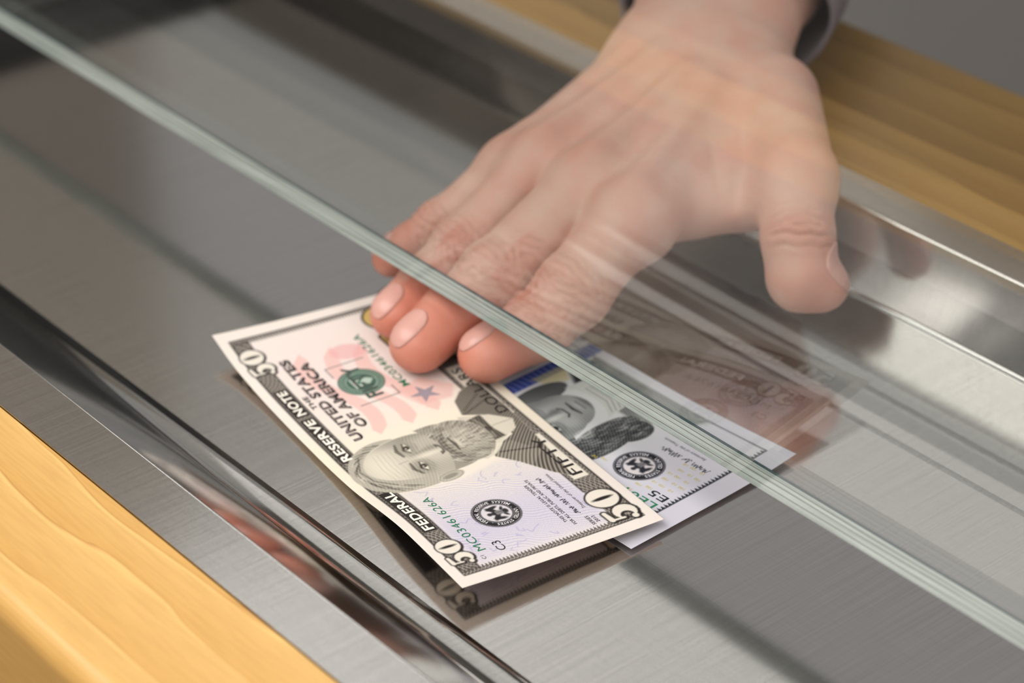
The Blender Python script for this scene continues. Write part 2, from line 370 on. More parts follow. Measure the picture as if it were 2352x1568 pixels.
def art_fifty():
    A = Art((250, 243, 236))
    U, V = A.U, A.V
    # paper tints: cream middle, bluish left, pinkish right
    A.put(np.exp(-((U - 74) / 26) ** 2), (252, 245, 224), .9)
    A.put(np.exp(-((U - 22) / 17) ** 2) * A.mk(A.rect(6, 9, 52, 60), 2.), (222, 218, 238), .75)
    A.put(np.exp(-((U - 122) / 30) ** 2) * A.mk(A.rect(86, 10, 149, 56), 3.), (250, 234, 230), .8)
    # fine contour lines in blue over the left field
    f = A.mk(A.rect(8, 10, 52, 54), 1.5) * A.mk(-A.ell(66, 26, 17, 24), 1.)
    hatch(A, f, .5, 1.0, .36, (176, 172, 214), .8, .36)
    for i in range(26):
        x, y = random.uniform(9, 48), random.uniform(12, 52); p = [(x, y)]
        for k in range(3): p.append((p[-1][0] + random.uniform(-2, 2), p[-1][1] + random.uniform(-2, 2)))
        A.put(A.mk(A.seg(p, .1)) * f, (150, 150, 205), .55)
    # pink flag ribbons
    pink = (246, 196, 188)
    for k, (u0, v0, u1) in enumerate([(84, 19, 138), (84, 28, 137), (86, 37, 134)]):
        ph = k * .5
        c = v0 + 3.6 * np.sin((U - u0) * .115 + ph) + 2.4
        w = 3.0 * np.clip((U - u0) / 4, 0, 1) * np.clip((u1 - U) / 5, 0, 1) - .2
        A.put(np.clip((w - np.abs(V - c)) / .6, 0, 1), pink, .62)
    A.put(A.mk(A.ell(131, 35, 4.2, 6.0, .3)), (244, 186, 186), .6)
    A.put(A.mk(A.poly([(92, 40), (103, 36), (106, 47), (97, 54), (91, 50)]), .6), pink, .6)
    # blue-grey star
    st = []
    for i in range(10):
        a = math.radians(-90 + 36 * i + 8); r = 4.6 if i % 2 == 0 else 1.7
        st.append((97.2 + r * math.cos(a), 44 + r * math.sin(a)))
    d = A.poly(st); A.put(A.mk(d), (158, 154, 168), .85); A.put(A.mk(np.abs(d) - .12), (108, 104, 124), .6)
    # green treasury seal and the engraved word field around it
    A.put(A.mk(A.ell(113.6, 30.5, 7.4, 7.4)), (62, 98, 82), .9)
    A.put(A.mk(np.abs(A.ell(113.6, 30.5, 6.6, 6.6)) - .14), (196, 214, 200), .9)
    A.put(A.mk(np.abs(A.ell(113.6, 30.5, 4.9, 4.9)) - .16), (206, 222, 210), .9)
    for i in range(36):
        a = i * math.pi / 18; A.put(A.mk(A.ell(113.6 + 5.75 * math.cos(a), 30.5 + 5.75 * math.sin(a), .28, .28)), (196, 214, 200), .8)
    A.put(A.mk(A.poly([(110.6, 27.4), (116.6, 27.4), (116.6, 31.6), (113.6, 34.6), (110.6, 31.6)])), (208, 224, 212), .9)
    A.put(A.mk(A.seg([(111, 32.2), (113.6, 29.4), (116.2, 32.2)], .35)), (44, 96, 72), .9)
    A.put(A.mk(A.ell(113.6, 28.3, 1.2, .45)), (214, 150, 150), .8)
    for q in (101.6, 125.4): A.put(A.mk(A.rect(q, 24, q + .3, 37.5)), (70, 66, 66), .8)
    A.put(A.mk(A.rect(101.6, 37.4, 107, 37.7)), (70, 66, 66), .8); A.put(A.mk(A.rect(120, 23.9, 125.6, 24.2)), (70, 66, 66), .8)
    # frame: top band, bottom band, side borders
    def band(v0, v1, u0, u1):
        m_ = A.mk(A.rect(u0, v0, u1, v1)); A.put(m_, (70, 64, 60), .92)
        hatch(A, m_, .9, .95, .4, (206, 198, 186), .9, .6); hatch(A, m_, -.9, 1.1, .35, (196, 188, 176), .7, .45)
    band(3.6, 9.2, 5, 151)
    A.put(A.mk(A.rect(5, 3.3, 151, 3.8)), INK, .9); A.put(A.mk(A.rect(5, 9.1, 151, 9.5)), INK, .75)
    for u0, u1 in ((28.2, 55.2), (76.8, 104.4), (106.2, 122.6)):
        A.put(A.mk(A.rect(u0, 4.3, u1, 8.7)), (52, 47, 44), 1.)
    band(54.6, 62.6, 5, 112)
    A.put(A.mk(A.rect(5, 62.4, 151, 62.9)), INK, .9); A.put(A.mk(A.rect(24, 54.4, 112, 54.8)), INK, .7)
    for u0, u1 in ((31, 58.5), (72.5, 106)): A.put(A.mk(A.rect(u0, 56.0, u1, 61.2)), (246, 240, 226), 1.)
    for u0, s_ in ((4.6, 1), (151.4, -1)):
        x = (U - u0) * s_; m_ = A.mk(A.rect(min(u0, u0 + s_ * 3.6), 3.4, max(u0, u0 + s_ * 3.6), 62.8))
        ln = 1.6 + 1.6 * np.abs(np.mod(V, 1.15) / 1.15 - .5) * 2
        A.put(m_ * np.clip((ln - x) / .5, 0, 1), (88, 80, 76), .85)
        A.put(m_ * A.mk(np.abs(x - .75 - .4 * np.sin(V * 5.4)) - .2), (230, 224, 214), .8)
        A.put(A.mk(np.abs(x - .1) - .15) * A.mk(A.rect(0, 3.4, 156, 62.8)), INK, .9)
    # corner numerals over cleared fields
    numeral50(A, 15.6, 6.6, 7.2); numeral50(A, 138.4, 6.9, 7.6); numeral50(A, 13.6, 57.4, 9.8)
    numeral50(A, 136, 55.0, 14, (226, 196, 120))
    # portrait of a bearded man in coat and bow tie, engraved in warm grey
    tone = np.zeros_like(U)
    def t(mask, val, a=1.):
        nonlocal tone
        mask = np.clip(mask, 0, 1) * a; tone = tone * (1 - mask) + val * mask
    def soft(d, w): return 1 / (1 + np.exp(np.clip(d / w * 2, -40, 40)))
    alpha = np.zeros_like(U)
    def al(mask):
        nonlocal alpha
        alpha = np.maximum(alpha, np.clip(mask, 0, 1))
    coat = A.poly([(33, 57), (38, 53), (48, 48), (54.5, 43.5), (58, 44), (63, 55), (66, 57), (72, 57), (77, 52), (80, 47), (88, 49), (92, 53), (94, 57.5), (92, 60.5), (78, 61), (60, 60), (40, 58)])
    al(A.mk(coat)); t(A.mk(coat), .72)
    t(A.mk(A.poly([(44, 50), (54.5, 43.5), (58, 44), (60, 52), (50, 57)]), .3), .6)
    t(A.mk(A.seg([(56, 46), (52, 57)], .35)), .95); t(A.mk(A.seg([(80, 48), (84, 58)], .4)), .95); t(A.mk(A.seg([(82, 49), (88, 57)], .5)), .86)
    shirt = A.poly([(58, 45), (80, 45), (76, 54), (70, 59), (65, 57)])
    al(A.mk(shirt)); t(A.mk(shirt), .1)
    t(A.mk(A.seg([(70, 52), (70, 59)], .15)), .4)
    bow = np.minimum(A.poly([(66.5, 48.6), (76.5, 46.6), (77.5, 51.6), (70, 51.2)]), A.poly([(70, 48.4), (62.5, 47.6), (63, 52.4), (69.5, 51)]))
    t(A.mk(bow), .78); t(A.mk(A.ell(69.3, 49.8, 1.2, 1.5)), .9); t(A.mk(A.seg([(71, 49.6), (76, 48.6)], .3)), .45); t(A.mk(A.seg([(67, 49.8), (64, 49.4)], .25)), .45)
    col = A.poly([(54.6, 41), (57.5, 38.5), (62, 46.5), (60, 49.5), (56, 45)]); al(A.mk(col)); t(A.mk(col), .05)
    # head
    face = np.minimum(A.ell(66.8, 24, 13.4, 17.6), A.ell(67.8, 36, 11.4, 11.6))
    al(A.mk(face)); t(A.mk(face), .16)
    ear = A.ell(52.4, 27.2, 2.4, 4.4, -.15); al(A.mk(ear)); t(A.mk(ear), .2); t(A.mk(A.ell(52.5, 27, 1.1, 2.6, -.15)), .5); t(A.mk(np.abs(A.ell(52.4, 27.2, 2.2, 4.2, -.15)) - .2), .42)
    # side shading of face and cheeks
    t(soft(A.ell(58, 29, 4.6, 10), 3.), .36, .7); t(soft(A.ell(79.5, 27, 3., 12), 2.), .5, .8); t(soft(A.ell(72.5, 30.5, 3.4, 3.6), 2.), .34, .6)
    t(soft(A.ell(67.5, 13.5, 8.5, 4.4), 3.), .03, .9)
    # hair swept to one side, with strands
    hair = np.maximum(np.minimum(A.ell(66.5, 17, 15.6, 14.2), A.ell(55, 20, 4.4, 12)), -A.ell(68.4, 23.4, 11.9, 15.6))
    hair = np.maximum(hair, V - 23.5 + .25 * np.abs(U - 66) - 3)
    al(A.mk(hair)); t(A.mk(hair), .28)
    for i in range(34):
        a = math.radians(178 + 182 * i / 33); rr = random.uniform(.84, 1.0)
        p = [(66.5 + 15.2 * rr * math.cos(a + q) * (1 - .05 * j), 17.6 + 13.6 * rr * math.sin(a + q)) for j, q in enumerate((0, .09, .19, .28))]
        t(A.mk(A.seg(p, .16)) * A.mk(hair + .2), random.choice((.12, .8, .9, .7)), .8)
    t(A.mk(A.seg([(57, 12), (63, 7.5), (70, 6.4), (77, 9.5)], .25)), .8, .7)
    # brows, eyes, nose
    for (ex, ey, s_) in ((62.2, 23.6, -1), (73.6, 24.0, 1)):
        t(soft(A.ell(ex, ey, 4.3, 2.9), 1.1), .46, .8)
        t(A.mk(A.seg([(ex - 3.6, ey - 2.5 - .3 * s_, .35), (ex, ey - 3.3, .6), (ex + 3.5, ey - 2.5 + .3 * s_, .3)])), .74, .9)
        t(A.mk(A.ell(ex, ey, 2.6, 1.15)), .06); t(A.mk(A.ell(ex + .2, ey, 1.1, 1.1)), .9); t(A.mk(A.ell(ex - .1, ey - .3, .3, .3)), .05)
        t(A.mk(A.seg([(ex - 2.8, ey - .1, .2), (ex - .6, ey - 1.25, .32), (ex + 2.7, ey - .2, .22)])), .9)
        t(A.mk(A.seg([(ex - 2.4, ey + .6), (ex, ey + 1.3), (ex + 2.4, ey + .6)], .14)), .6)
        t(A.mk(A.seg([(ex - 2.2, ey + 2.6), (ex + .4, ey + 3.2), (ex + 2.6, ey + 2.5)], .14)), .45, .8)
    t(soft(A.poly([(69.3, 23), (71.2, 30), (70.6, 32.2), (68.8, 31.6)]), .7), .5, .75)
    t(soft(A.ell(67.2, 28, .9, 4.2), .6), .02, .8)
    t(A.mk(A.seg([(65, 31.6), (65.8, 32.6), (67.6, 32.9), (69.6, 32.7), (70.6, 31.8)], .3)), .75)
    t(A.mk(A.ell(65.9, 31.9, .55, .35)), .85); t(A.mk(A.ell(69.7, 32, .55, .35)), .85)
    for i in range(5): t(A.mk(A.seg([(60, 13 + i * 1.4), (67, 12.4 + i * 1.5), (75, 13.4 + i * 1.4)], .1)), .34, .5)
    t(A.mk(A.seg([(67.2, 18), (67.4, 21)], .15)), .5, .6)
    # beard and moustache, curled strokes
    beard = np.maximum(np.minimum(A.ell(68, 39.6, 12.2, 9.6), np.minimum(A.ell(57.2, 32.5, 2.5, 7), A.ell(79, 33, 2.0, 6.6))), 30.5 - V - .02 * (U - 68) ** 2 + 3)
    al(A.mk(beard)); t(A.mk(beard), .42)
    t(soft(A.ell(68, 41.5, 6.0, 4.6), 2.2), .2, .85)
    rs = np.random.RandomState(8)
    for i in range(150):
        x = 68 + rs.uniform(-12, 12); y = 39 + rs.uniform(-8, 9.5); g = (x - 68) * .13
        p = [(x, y), (x + g * .6 + rs.uniform(-.4, .4), y + 1.1), (x + g + rs.uniform(-.6, .6), y + 2.1)]
        t(A.mk(A.seg(p, .13)) * A.mk(beard), rs.choice([.04, .1, .78, .7, .86]), .75)
    t(A.mk(A.seg([(60.4, 36.4, .3), (63.6, 34.7, .9), (67.3, 34.0, 1.1), (71.2, 34.6, 1.0), (74.6, 36.6, .3)])), .62)
    for i in range(16):
        x = 61 + i * .9; s_ = (x - 67.6) * .12; t(A.mk(A.seg([(x, 33.8 + abs(s_) * .8), (x + s_, 35.8 + abs(s_))], .1)), .2 if i % 2 else .85, .8)
    t(A.mk(A.seg([(64, 36.9, .2), (67.6, 37.3, .5), (71.4, 36.9, .2)])), .82)
    t(A.mk(A.ell(67.7, 38.5, 2.4, .7)), .14)
    # engraved line texture
    ln = .5 + .5 * np.cos(2 * np.pi * (V + .018 * (U - 67) ** 2 * np.sign(25 - V)) / 1.05)
    ln2 = .5 + .5 * np.cos(2 * np.pi * (U * .55 - V * .85 + .012 * (U - 50) ** 2) / 1.15)
    tt = np.where(coat < .3, tone * (.55 + .75 * ln2), tone * (.86 + .28 * ln))
    A.put(A.mk(alpha * 0 + .5 - alpha, .5), (250, 244, 226), 1.)
    tt = np.clip(tt, 0, 1) * alpha
    ink = np.array((56, 50, 44), float)
    A.C = A.C * (1 - tt[..., None]) + ink * tt[..., None]
    seal_black(A, 27.4, 27.4, 7.3)
    return A

def art_hundred():
    A = Art((226, 226, 238))
    U, V = A.U, A.V
    A.put(np.exp(-((U - 62) / 26) ** 2) * A.mk(A.rect(8, 8, 150, 62), 3), (222, 228, 226), .9)
    A.put(np.exp(-((V - 12) / 9) ** 2) * A.mk(A.rect(9, 6, 80, 62), 2), (220, 220, 236), .5)
    # toothed side borders
    for u0, s_ in ((7.6, 1), (148.4, -1)):
        x = (U - u0) * s_; ln = .35 + 1.5 * np.abs(np.mod(V, 1.35) / 1.35 - .5) * 2
        A.put(A.mk(A.rect(0, 6, 156, 62)) * np.clip((ln - x) / .35, 0, 1) * np.clip((x + .3) / .3, 0, 1), (40, 44, 52), .92)
    for v0 in (5.6, 61.6): A.put(A.mk(A.rect(7.4, v0, 148.6, v0 + .5)), (60, 60, 66), .8)
    # blue woven ribbon
    A.put(A.mk(A.rect(81.5, 0, 87.5, 66.3), .3), (58, 74, 160), .95)
    hatch(A, A.mk(A.rect(81.5, 0, 87.5, 66.3)), 1.57, 2.2, .4, (120, 136, 205), .3, .7)
    # copper inkwell tint right of the ribbon
    A.put(A.mk(A.ell(98, 42, 7, 9), 1.), (206, 160, 110), .5)
    A.put(A.mk(A.poly([(79, 40), (84, 38), (84, 52), (76, 47)]), .6), (214, 206, 150), .7)
    # portrait of a long-haired man with neck cloth
    tone = np.zeros_like(U); alpha = np.zeros_like(U)
    def t(mask, val, a=1.):
        nonlocal tone
        mask = np.clip(mask, 0, 1) * a; tone = tone * (1 - mask) + val * mask
    def al(mask):
        nonlocal alpha
        alpha = np.maximum(alpha, np.clip(mask, 0, 1))
    def soft(d, w): return 1 / (1 + np.exp(np.clip(d / w * 2, -40, 40)))
    coat = A.poly([(30, 62), (34, 55), (42, 49), (50, 46), (72, 46), (79, 50), (80.5, 62)]); al(A.mk(coat, .8)); t(A.mk(coat, .8), .5)
    t(soft(A.poly([(30, 62), (36, 53), (48, 47), (54, 62)]), 1.5), .32)
    t(A.mk(A.poly([(72, 47), (80, 44), (80.5, 53), (74, 55)])), .93)
    hair = np.minimum(np.minimum(A.ell(60, 17, 16, 11.5), A.ell(45.5, 33, 6.4, 15.2, -.12)), np.minimum(A.ell(43.5, 41.5, 5.6, 7.4, .35), A.ell(75.5, 34, 4.6, 11)))
    al(A.mk(hair)); t(A.mk(hair), .74)
    rs = np.random.RandomState(5)
    for i in range(190):
        x = rs.uniform(37, 54); y = rs.uniform(20, 46); p = [(x, y), (x - .7, y + 1.8), (x - .4 + rs.uniform(-.5, .5), y + 3.6)]
        t(A.mk(A.seg(p, .16)) * A.mk(hair), rs.choice([.2, .4, .95, 1.]), .8)
    for i in range(50):
        a = math.radians(rs.uniform(185, 355)); r = rs.uniform(.75, 1); p = [(60 + 15.5 * r * math.cos(a + q), 17.5 + 11 * r * math.sin(a + q)) for q in (0, .1, .2)]
        t(A.mk(A.seg(p, .15)) * A.mk(hair), rs.choice([.4, .5, 1.]), .6)
    face = np.minimum(A.ell(63.4, 25.5, 11.2, 14.6), A.ell(64, 33.5, 9.4, 9.6)); al(A.mk(face)); t(A.mk(face), .3)
    t(soft(A.ell(55.6, 29, 3.4, 10), 2.4), .52, .8); t(soft(A.ell(73.4, 28, 2.8, 10), 2.), .62, .85); t(soft(A.ell(63.5, 16.5, 7, 4), 2.5), .1, .9); t(soft(A.ell(58.5, 32, 3.2, 3.2), 1.5), .2, .7)
    for ex in (59.2, 68.6):
        t(soft(A.ell(ex, 25.6, 3.6, 2.6), 1.), .62, .8); t(A.mk(A.seg([(ex - 3, 22.9, .3), (ex, 22.2, .5), (ex + 3, 23, .3)])), .85, .8)
        t(A.mk(A.ell(ex, 26, 2.2, 1.)), .2); t(A.mk(A.ell(ex, 25.9, 1.05, 1.)), .97); t(A.mk(A.seg([(ex - 2.5, 26), (ex, 24.9), (ex + 2.4, 26)], .22)), .95)
        t(A.mk(A.seg([(ex - 2.2, 28.4), (ex, 29), (ex + 2.2, 28.3)], .2)), .6, .8)
    t(soft(A.poly([(65, 25), (67.2, 31.5), (66.4, 33.4), (64.2, 33)]), .7), .66, .8); t(soft(A.ell(63.2, 29.5, .9, 3.6), .6), .1, .8)
    t(A.mk(A.seg([(61, 33), (62.2, 34.2), (65.4, 34.2), (66.6, 33.2)], .3)), .85)
    t(A.mk(A.seg([(60, 37.2, .25), (63.4, 36.8, .5), (67.2, 37.3, .25)])), .88); t(A.mk(A.ell(63.6, 38.9, 2.6, .6)), .22); t(A.mk(A.seg([(61.2, 40), (66, 40)], .25)), .6)
    t(soft(A.ell(63.6, 43, 6.5, 1.4), .8), .7, .8)
    t(A.mk(A.ell(51.8, 30, 1.8, 3.2)), .25); t(A.mk(A.ell(51.8, 30.3, .9, 2)), .55)
    cloth = A.poly([(53, 42), (57, 44.6), (64, 46), (71, 44.5), (73.5, 42.5), (73, 50), (68, 56), (60, 56), (54, 50)])
    al(A.mk(cloth)); t(A.mk(cloth), .06)
    for k in range(5): t(A.mk(A.seg([(54.5, 44.6 + k * 1.7), (60, 47.4 + k * 1.8), (69, 47.4 + k * 1.7)], .2)), .42, .8)
    ln = .5 + .5 * np.cos(2 * np.pi * (V + .02 * (U - 62) ** 2) / 1.1)
    tt = np.clip(tone * (.85 + .3 * ln), 0, 1) * alpha
    A.put(alpha, (224, 230, 224), .9)
    ink = np.array((38, 40, 44), float); A.C = A.C * (1 - tt[..., None]) + ink * tt[..., None]
    seal_black(A, 28.4, 30.6, 7.6, (40, 42, 50))
    return A

NOTE_MAT, nt_, b_ = mat('note_paper')
at_ = N(nt_, 'ShaderNodeAttribute', attribute_name='print'); nt_.links.new(at_.outputs['Color'], b_.inputs['Base Color'])
b_.inputs['Roughness'].default_value = .75; b_.inputs['Specular IOR Level'].default_value = .25
# thin paper lets some warm light through
tl_ = N(nt_, 'ShaderNodeBsdfTranslucent'); tm_ = N(nt_, 'ShaderNodeMix', data_type='RGBA', blend_type='MULTIPLY'); tm_.inputs[0].default_value = 1; tm_.inputs[7].default_value = (1, .80, .58, 1)
nt_.links.new(at_.outputs['Color'], tm_.inputs[6]); nt_.links.new(tm_.outputs[2], tl_.inputs[0])
ms_ = N(nt_, 'ShaderNodeMixShader'); ms_.inputs[0].default_value = .22
nt_.links.new(b_.outputs[0], ms_.inputs[1]); nt_.links.new(tl_.outputs[0], ms_.inputs[2]); nt_.links.new(ms_.outputs[0], nt_.nodes['Material Output'].inputs[0])
_INKS = {}
def ink(col):
    if col not in _INKS: _INKS[col] = simple('printing_ink', col, .7, 0, .2)
    return _INKS[col]
_TXT = {}
def text_mesh(s, bold=0., shear=0.):
    """outline of a line of type: vertices in units of the type height, faces, advance width"""
    key = (s, bold, shear)
    if key in _TXT: return _TXT[key]
    cu = bpy.data.curves.new('type', 'FONT'); cu.body = s; cu.size = 1.; cu.resolution_u = 3; cu.offset = bold; cu.shear = shear; cu.space_character = 1.08
    o = bpy.data.objects.new('type', cu); COL.objects.link(o)
    dg = bpy.context.evaluated_depsgraph_get(); me = o.evaluated_get(dg).to_mesh()
    v = np.array([x.co[:2] for x in me.vertices]); f = [tuple(p.vertices) for p in me.polygons]
    o.evaluated_get(dg).to_mesh_clear(); bpy.data.objects.remove(o); bpy.data.curves.remove(cu)
    _TXT[key] = (v, f); return _TXT[key]
def set_type(lines, surf, material, name, parent, lift=.06):
    """lines: (text, u0, u1, v centre, height, bold, shear) laid on the sheet surface"""
    out = None
    for (s, u0, u1, vc, h, bold, shear) in lines:
        v, f = text_mesh(s, bold, shear)
        x0, x1 = v[:, 0].min(), v[:, 0].max(); y1 = max(v[:, 1].max(), .1)
        uu = u0 + (v[:, 0] - x0) / (x1 - x0) * (u1 - u0); vv = vc + h / 2 - v[:, 1] / y1 * h
        p = surf(uu, vv); p[:, 2] += lift
        out = mesh_obj(name, p, [q[::-1] for q in f], material, parent)
    return out
def ring_type(s, cu, cv, r, h, a0, a1, surf, material, name, parent, lift=.06):
    V_, F_l = [], []; k = 0
    for i, ch in enumerate(s):
        if ch == ' ': continue
        v, f = text_mesh(ch, .015)
        a = math.radians(a0 + (a1 - a0) * i / (len(s) - 1))
        x = (v[:, 0] - (v[:, 0].max() + v[:, 0].min()) / 2) * h / .72; y = (v[:, 1] - .36) * h / .72
        rr = r + y; aa = a + x / r
        p = surf(cu + rr * np.sin(aa), cv - rr * np.cos(aa)); p[:, 2] += lift
        V_.append(p); F_l += [tuple(j + k for j in q[::-1]) for q in f]; k += len(v)
    return mesh_obj(name, np.concatenate(V_), F_l, material, parent)
def strokes(paths, surf, material, name, parent, w=.22, lift=.06):
    V_, F_l = [], []; k = 0
    for p in paths:
        p = np.array(p, float)
        # smooth the path
        tt = np.linspace(0, len(p) - 1, (len(p) - 1) * 5 + 1); i0 = np.clip(tt.astype(int), 0, len(p) - 2); fr = (tt - i0)[:, None]
        pm = p[np.clip(i0 - 1, 0, None)]; p0 = p[i0]; p1 = p[i0 + 1]; p2 = p[np.clip(i0 + 2, None, len(p) - 1)]
        q = .5 * (2 * p0 + (p1 - pm) * fr + (2 * pm - 5 * p0 + 4 * p1 - p2) * fr ** 2 + (3 * p0 - pm - 3 * p1 + p2) * fr ** 3)
        d = np.gradient(q, axis=0); n = np.stack([-d[:, 1], d[:, 0]], 1); n /= np.linalg.norm(n, axis=1)[:, None] + 1e-9
        ww = w * (.6 + .5 * np.abs(np.sin(np.arange(len(q)) * .5)))[:, None] / 2
        a = q + n * ww; b = q - n * ww; pts = np.empty((2 * len(q), 2)); pts[0::2] = a; pts[1::2] = b
        s = surf(pts[:, 0], pts[:, 1]); s[:, 2] += lift; V_.append(s)
        F_l += [(k + 2 * i, k + 2 * i + 1, k + 2 * i + 3, k + 2 * i + 2) for i in range(len(q) - 1)]; k += len(pts)
    return mesh_obj(name, np.concatenate(V_), F_l, material, parent)
def paper(A, surf, parent):
    P = surf(A.U, A.V).reshape(-1, 3)
    n, m_ = A.nv, A.nu
    idx = np.arange(n * m_).reshape(n, m_)
    q = np.stack([idx[:-1, :-1], idx[1:, :-1], idx[1:, 1:], idx[:-1, 1:]], -1).reshape(-1, 4)
    me = bpy.data.meshes.new('paper'); nq = len(q)
    me.vertices.add(len(P)); me.vertices.foreach_set('co', W(P).astype(np.float32).ravel())
    me.loops.add(nq * 4); me.loops.foreach_set('vertex_index', q.ravel().astype(np.int32))
    me.polygons.add(nq); me.polygons.foreach_set('loop_start', np.arange(0, nq * 4, 4, dtype=np.int32)); me.polygons.foreach_set('use_smooth', np.ones(nq, bool))
    me.update(calc_edges=True)
    if me.polygons[0].normal.z < 0: me.flip_normals()
    c = np.ones((len(P), 4), np.float32); c[:, :3] = lin(np.clip(A.C, 0, 255)).reshape(-1, 3)
    at = me.attributes.new('print', 'FLOAT_COLOR', 'POINT'); at.data.foreach_set('color', c.ravel())
    me.materials.append(NOTE_MAT)
    o = bpy.data.objects.new('paper', me); COL.objects.link(o); attach(o, parent)
    s = o.modifiers.new('sheet', 'SOLIDIFY'); s.thickness = .0001; s.offset = -1
    return o
def banknotes():
    n5 = empty('banknote', (-470, -35, 2), 'cream and pink fifty note lying on top, bearded portrait and green serial number', 'banknote')
    paper(art_fifty(), FIFTY, n5)
    K = ink((44, 40, 40)); Gn = ink((48, 116, 84)); Wh = ink((246, 240, 228))
    set_type([('MC03461626A', 13.0, 45.4, 14.0, 2.6, 0, 0), ('MC03461626A', 104, 138, 41.3, 2.6, .012, 0)], FIFTY, Gn, 'serial_number', n5)
    set_type([('C3', 10.4, 15.2, 19.3, 2.6, 0, 0), ('THIS NOTE IS LEGAL TENDER', 13.4, 35.8, 42.0, 1.05, .008, 0), ('FOR ALL DEBTS, PUBLIC AND PRIVATE', 11.2, 38.2, 43.7, 1.05, .008, 0),
              ('SERIES', 8.2, 13, 48.2, 1.1, .01, 0), ('2013', 8.8, 12.2, 49.9, 1.1, .01, 0), ('Treasurer of the United States.', 17, 38, 50.4, 1.1, 0, .25), ('C1', 9.0, 10.8, 12.6, 1.2, 0, 0)], FIFTY, K, 'small_print', n5)
    set_type([('FEDERAL', 29, 54.4, 6.5, 3.0, .03, 0), ('RESERVE', 77.6, 103.6, 6.5, 3.0, .03, 0), ('NOTE', 107, 121.8, 6.5, 3.0, .03, 0)], FIFTY, Wh, 'banner_lettering', n5)
    set_type([('THE', 107.6, 115.6, 11.5, 1.7, .03, 0), ('UNITED STATES', 85.6, 136.4, 14.7, 3.3, .045, 0), ('OF AMERICA', 91.4, 132, 19.4, 3.3, .045, 0), ('FIFTY', 33, 56.6, 58.6, 3.6, .01, 0), ('DOLLARS', 74.4, 104, 58.6, 3.6, .01, 0)], FIFTY, K, 'title_lettering', n5)
    set_type([('UNITED STATES', 85.9, 136.6, 14.55, 2.5, -.012, 0), ('OF AMERICA', 91.7, 132.2, 19.25, 2.5, -.012, 0)], FIFTY, ink((150, 136, 132)), 'title_inline', n5, .09)
    set_type([('FIFTY', 104, 123.4, 30.6, 5.2, .03, 0)], FIFTY, ink((74, 88, 80)), 'seal_word', n5)
    ring_type('UNITED STATES . FEDERAL RESERVE SYSTEM .', 27.4, 27.4, 5.85, 1.15, -170, 172, FIFTY, ink((222, 218, 220)), 'seal_lettering', n5)
    sig = []
    x = 15.2
    rs = random.Random(11)
    for word in (4, 3, 7, 3):
        p = [(x, 47.8)]
        for i in range(word * 3): x += .38; p.append((x + rs.uniform(-.2, .2), 47.4 + (-1.1 if i % 2 else .6) * rs.uniform(.3, 1.2)))
        sig.append(p); x += .9
    strokes(sig, FIFTY, ink((50, 46, 66)), 'signature', n5)

    n1 = empty('banknote', (-470, 14, 0), 'bluish hundred note half hidden beneath the fifty, with a blue ribbon', 'banknote')
    paper(art_hundred(), HUNDRED, n1)
    K2 = ink((40, 46, 50))
    set_type([('LE01', 10.2, 22.6, 18.9, 2.9, .012, 0)], HUNDRED, ink((52, 128, 92)), 'serial_number', n1)
    set_type([('E5', 10.2, 16.4, 23.4, 2.9, .01, 0)], HUNDRED, K2, 'district_mark', n1)
    ring_type('UNITED STATES . FEDERAL RESERVE SYSTEM .', 28.4, 30.6, 6.1, 1.2, -170, 172, HUNDRED, ink((206, 206, 214)), 'seal_lettering', n1)
    ys = []
    rs = random.Random(3)
    for row, v in enumerate((24.6, 27.8, 31, 34.2, 37.4, 40.6)):
        for c in range(3):
            u = 10.6 + c * 3.3 + (row % 2) * 1.5
            if row < 1 and c < 2: continue
            ys.append((('100', '10')[(row + c) % 2], u, u + (2.1, 1.5)[(row + c) % 2], v, 1.0, 0, 0))
    for row, (u0, v) in enumerate(((31, 19.6), (36.5, 21.4), (25, 19.8), (40, 24.5), (36.8, 25.6), (21, 20.2), (20.6, 23.6))):
        ys.append((('100', '10')[row % 2], u0, u0 + (2.1, 1.5)[row % 2], v, 1.0, 0, 0))
    set_type(ys, HUNDRED, ink((214, 196, 84)), 'yellow_numerals', n1)
    sig = []; x = 12
    for word in (5, 2, 6):
        p = [(x, 43)]
        for i in range(word * 3): x += .42; p.append((x + rs.uniform(-.3, .3), 42.6 + (-1.4 if i % 2 else .8) * rs.uniform(.3, 1.2)))
        sig.append(p); x += 1.2
    strokes(sig, HUNDRED, ink((38, 48, 50)), 'signature', n1)
    set_type([('Secretary of the Treasury.', 17, 34, 46.2, 1.1, 0, .25)], HUNDRED, K2, 'small_print', n1)
banknotes()
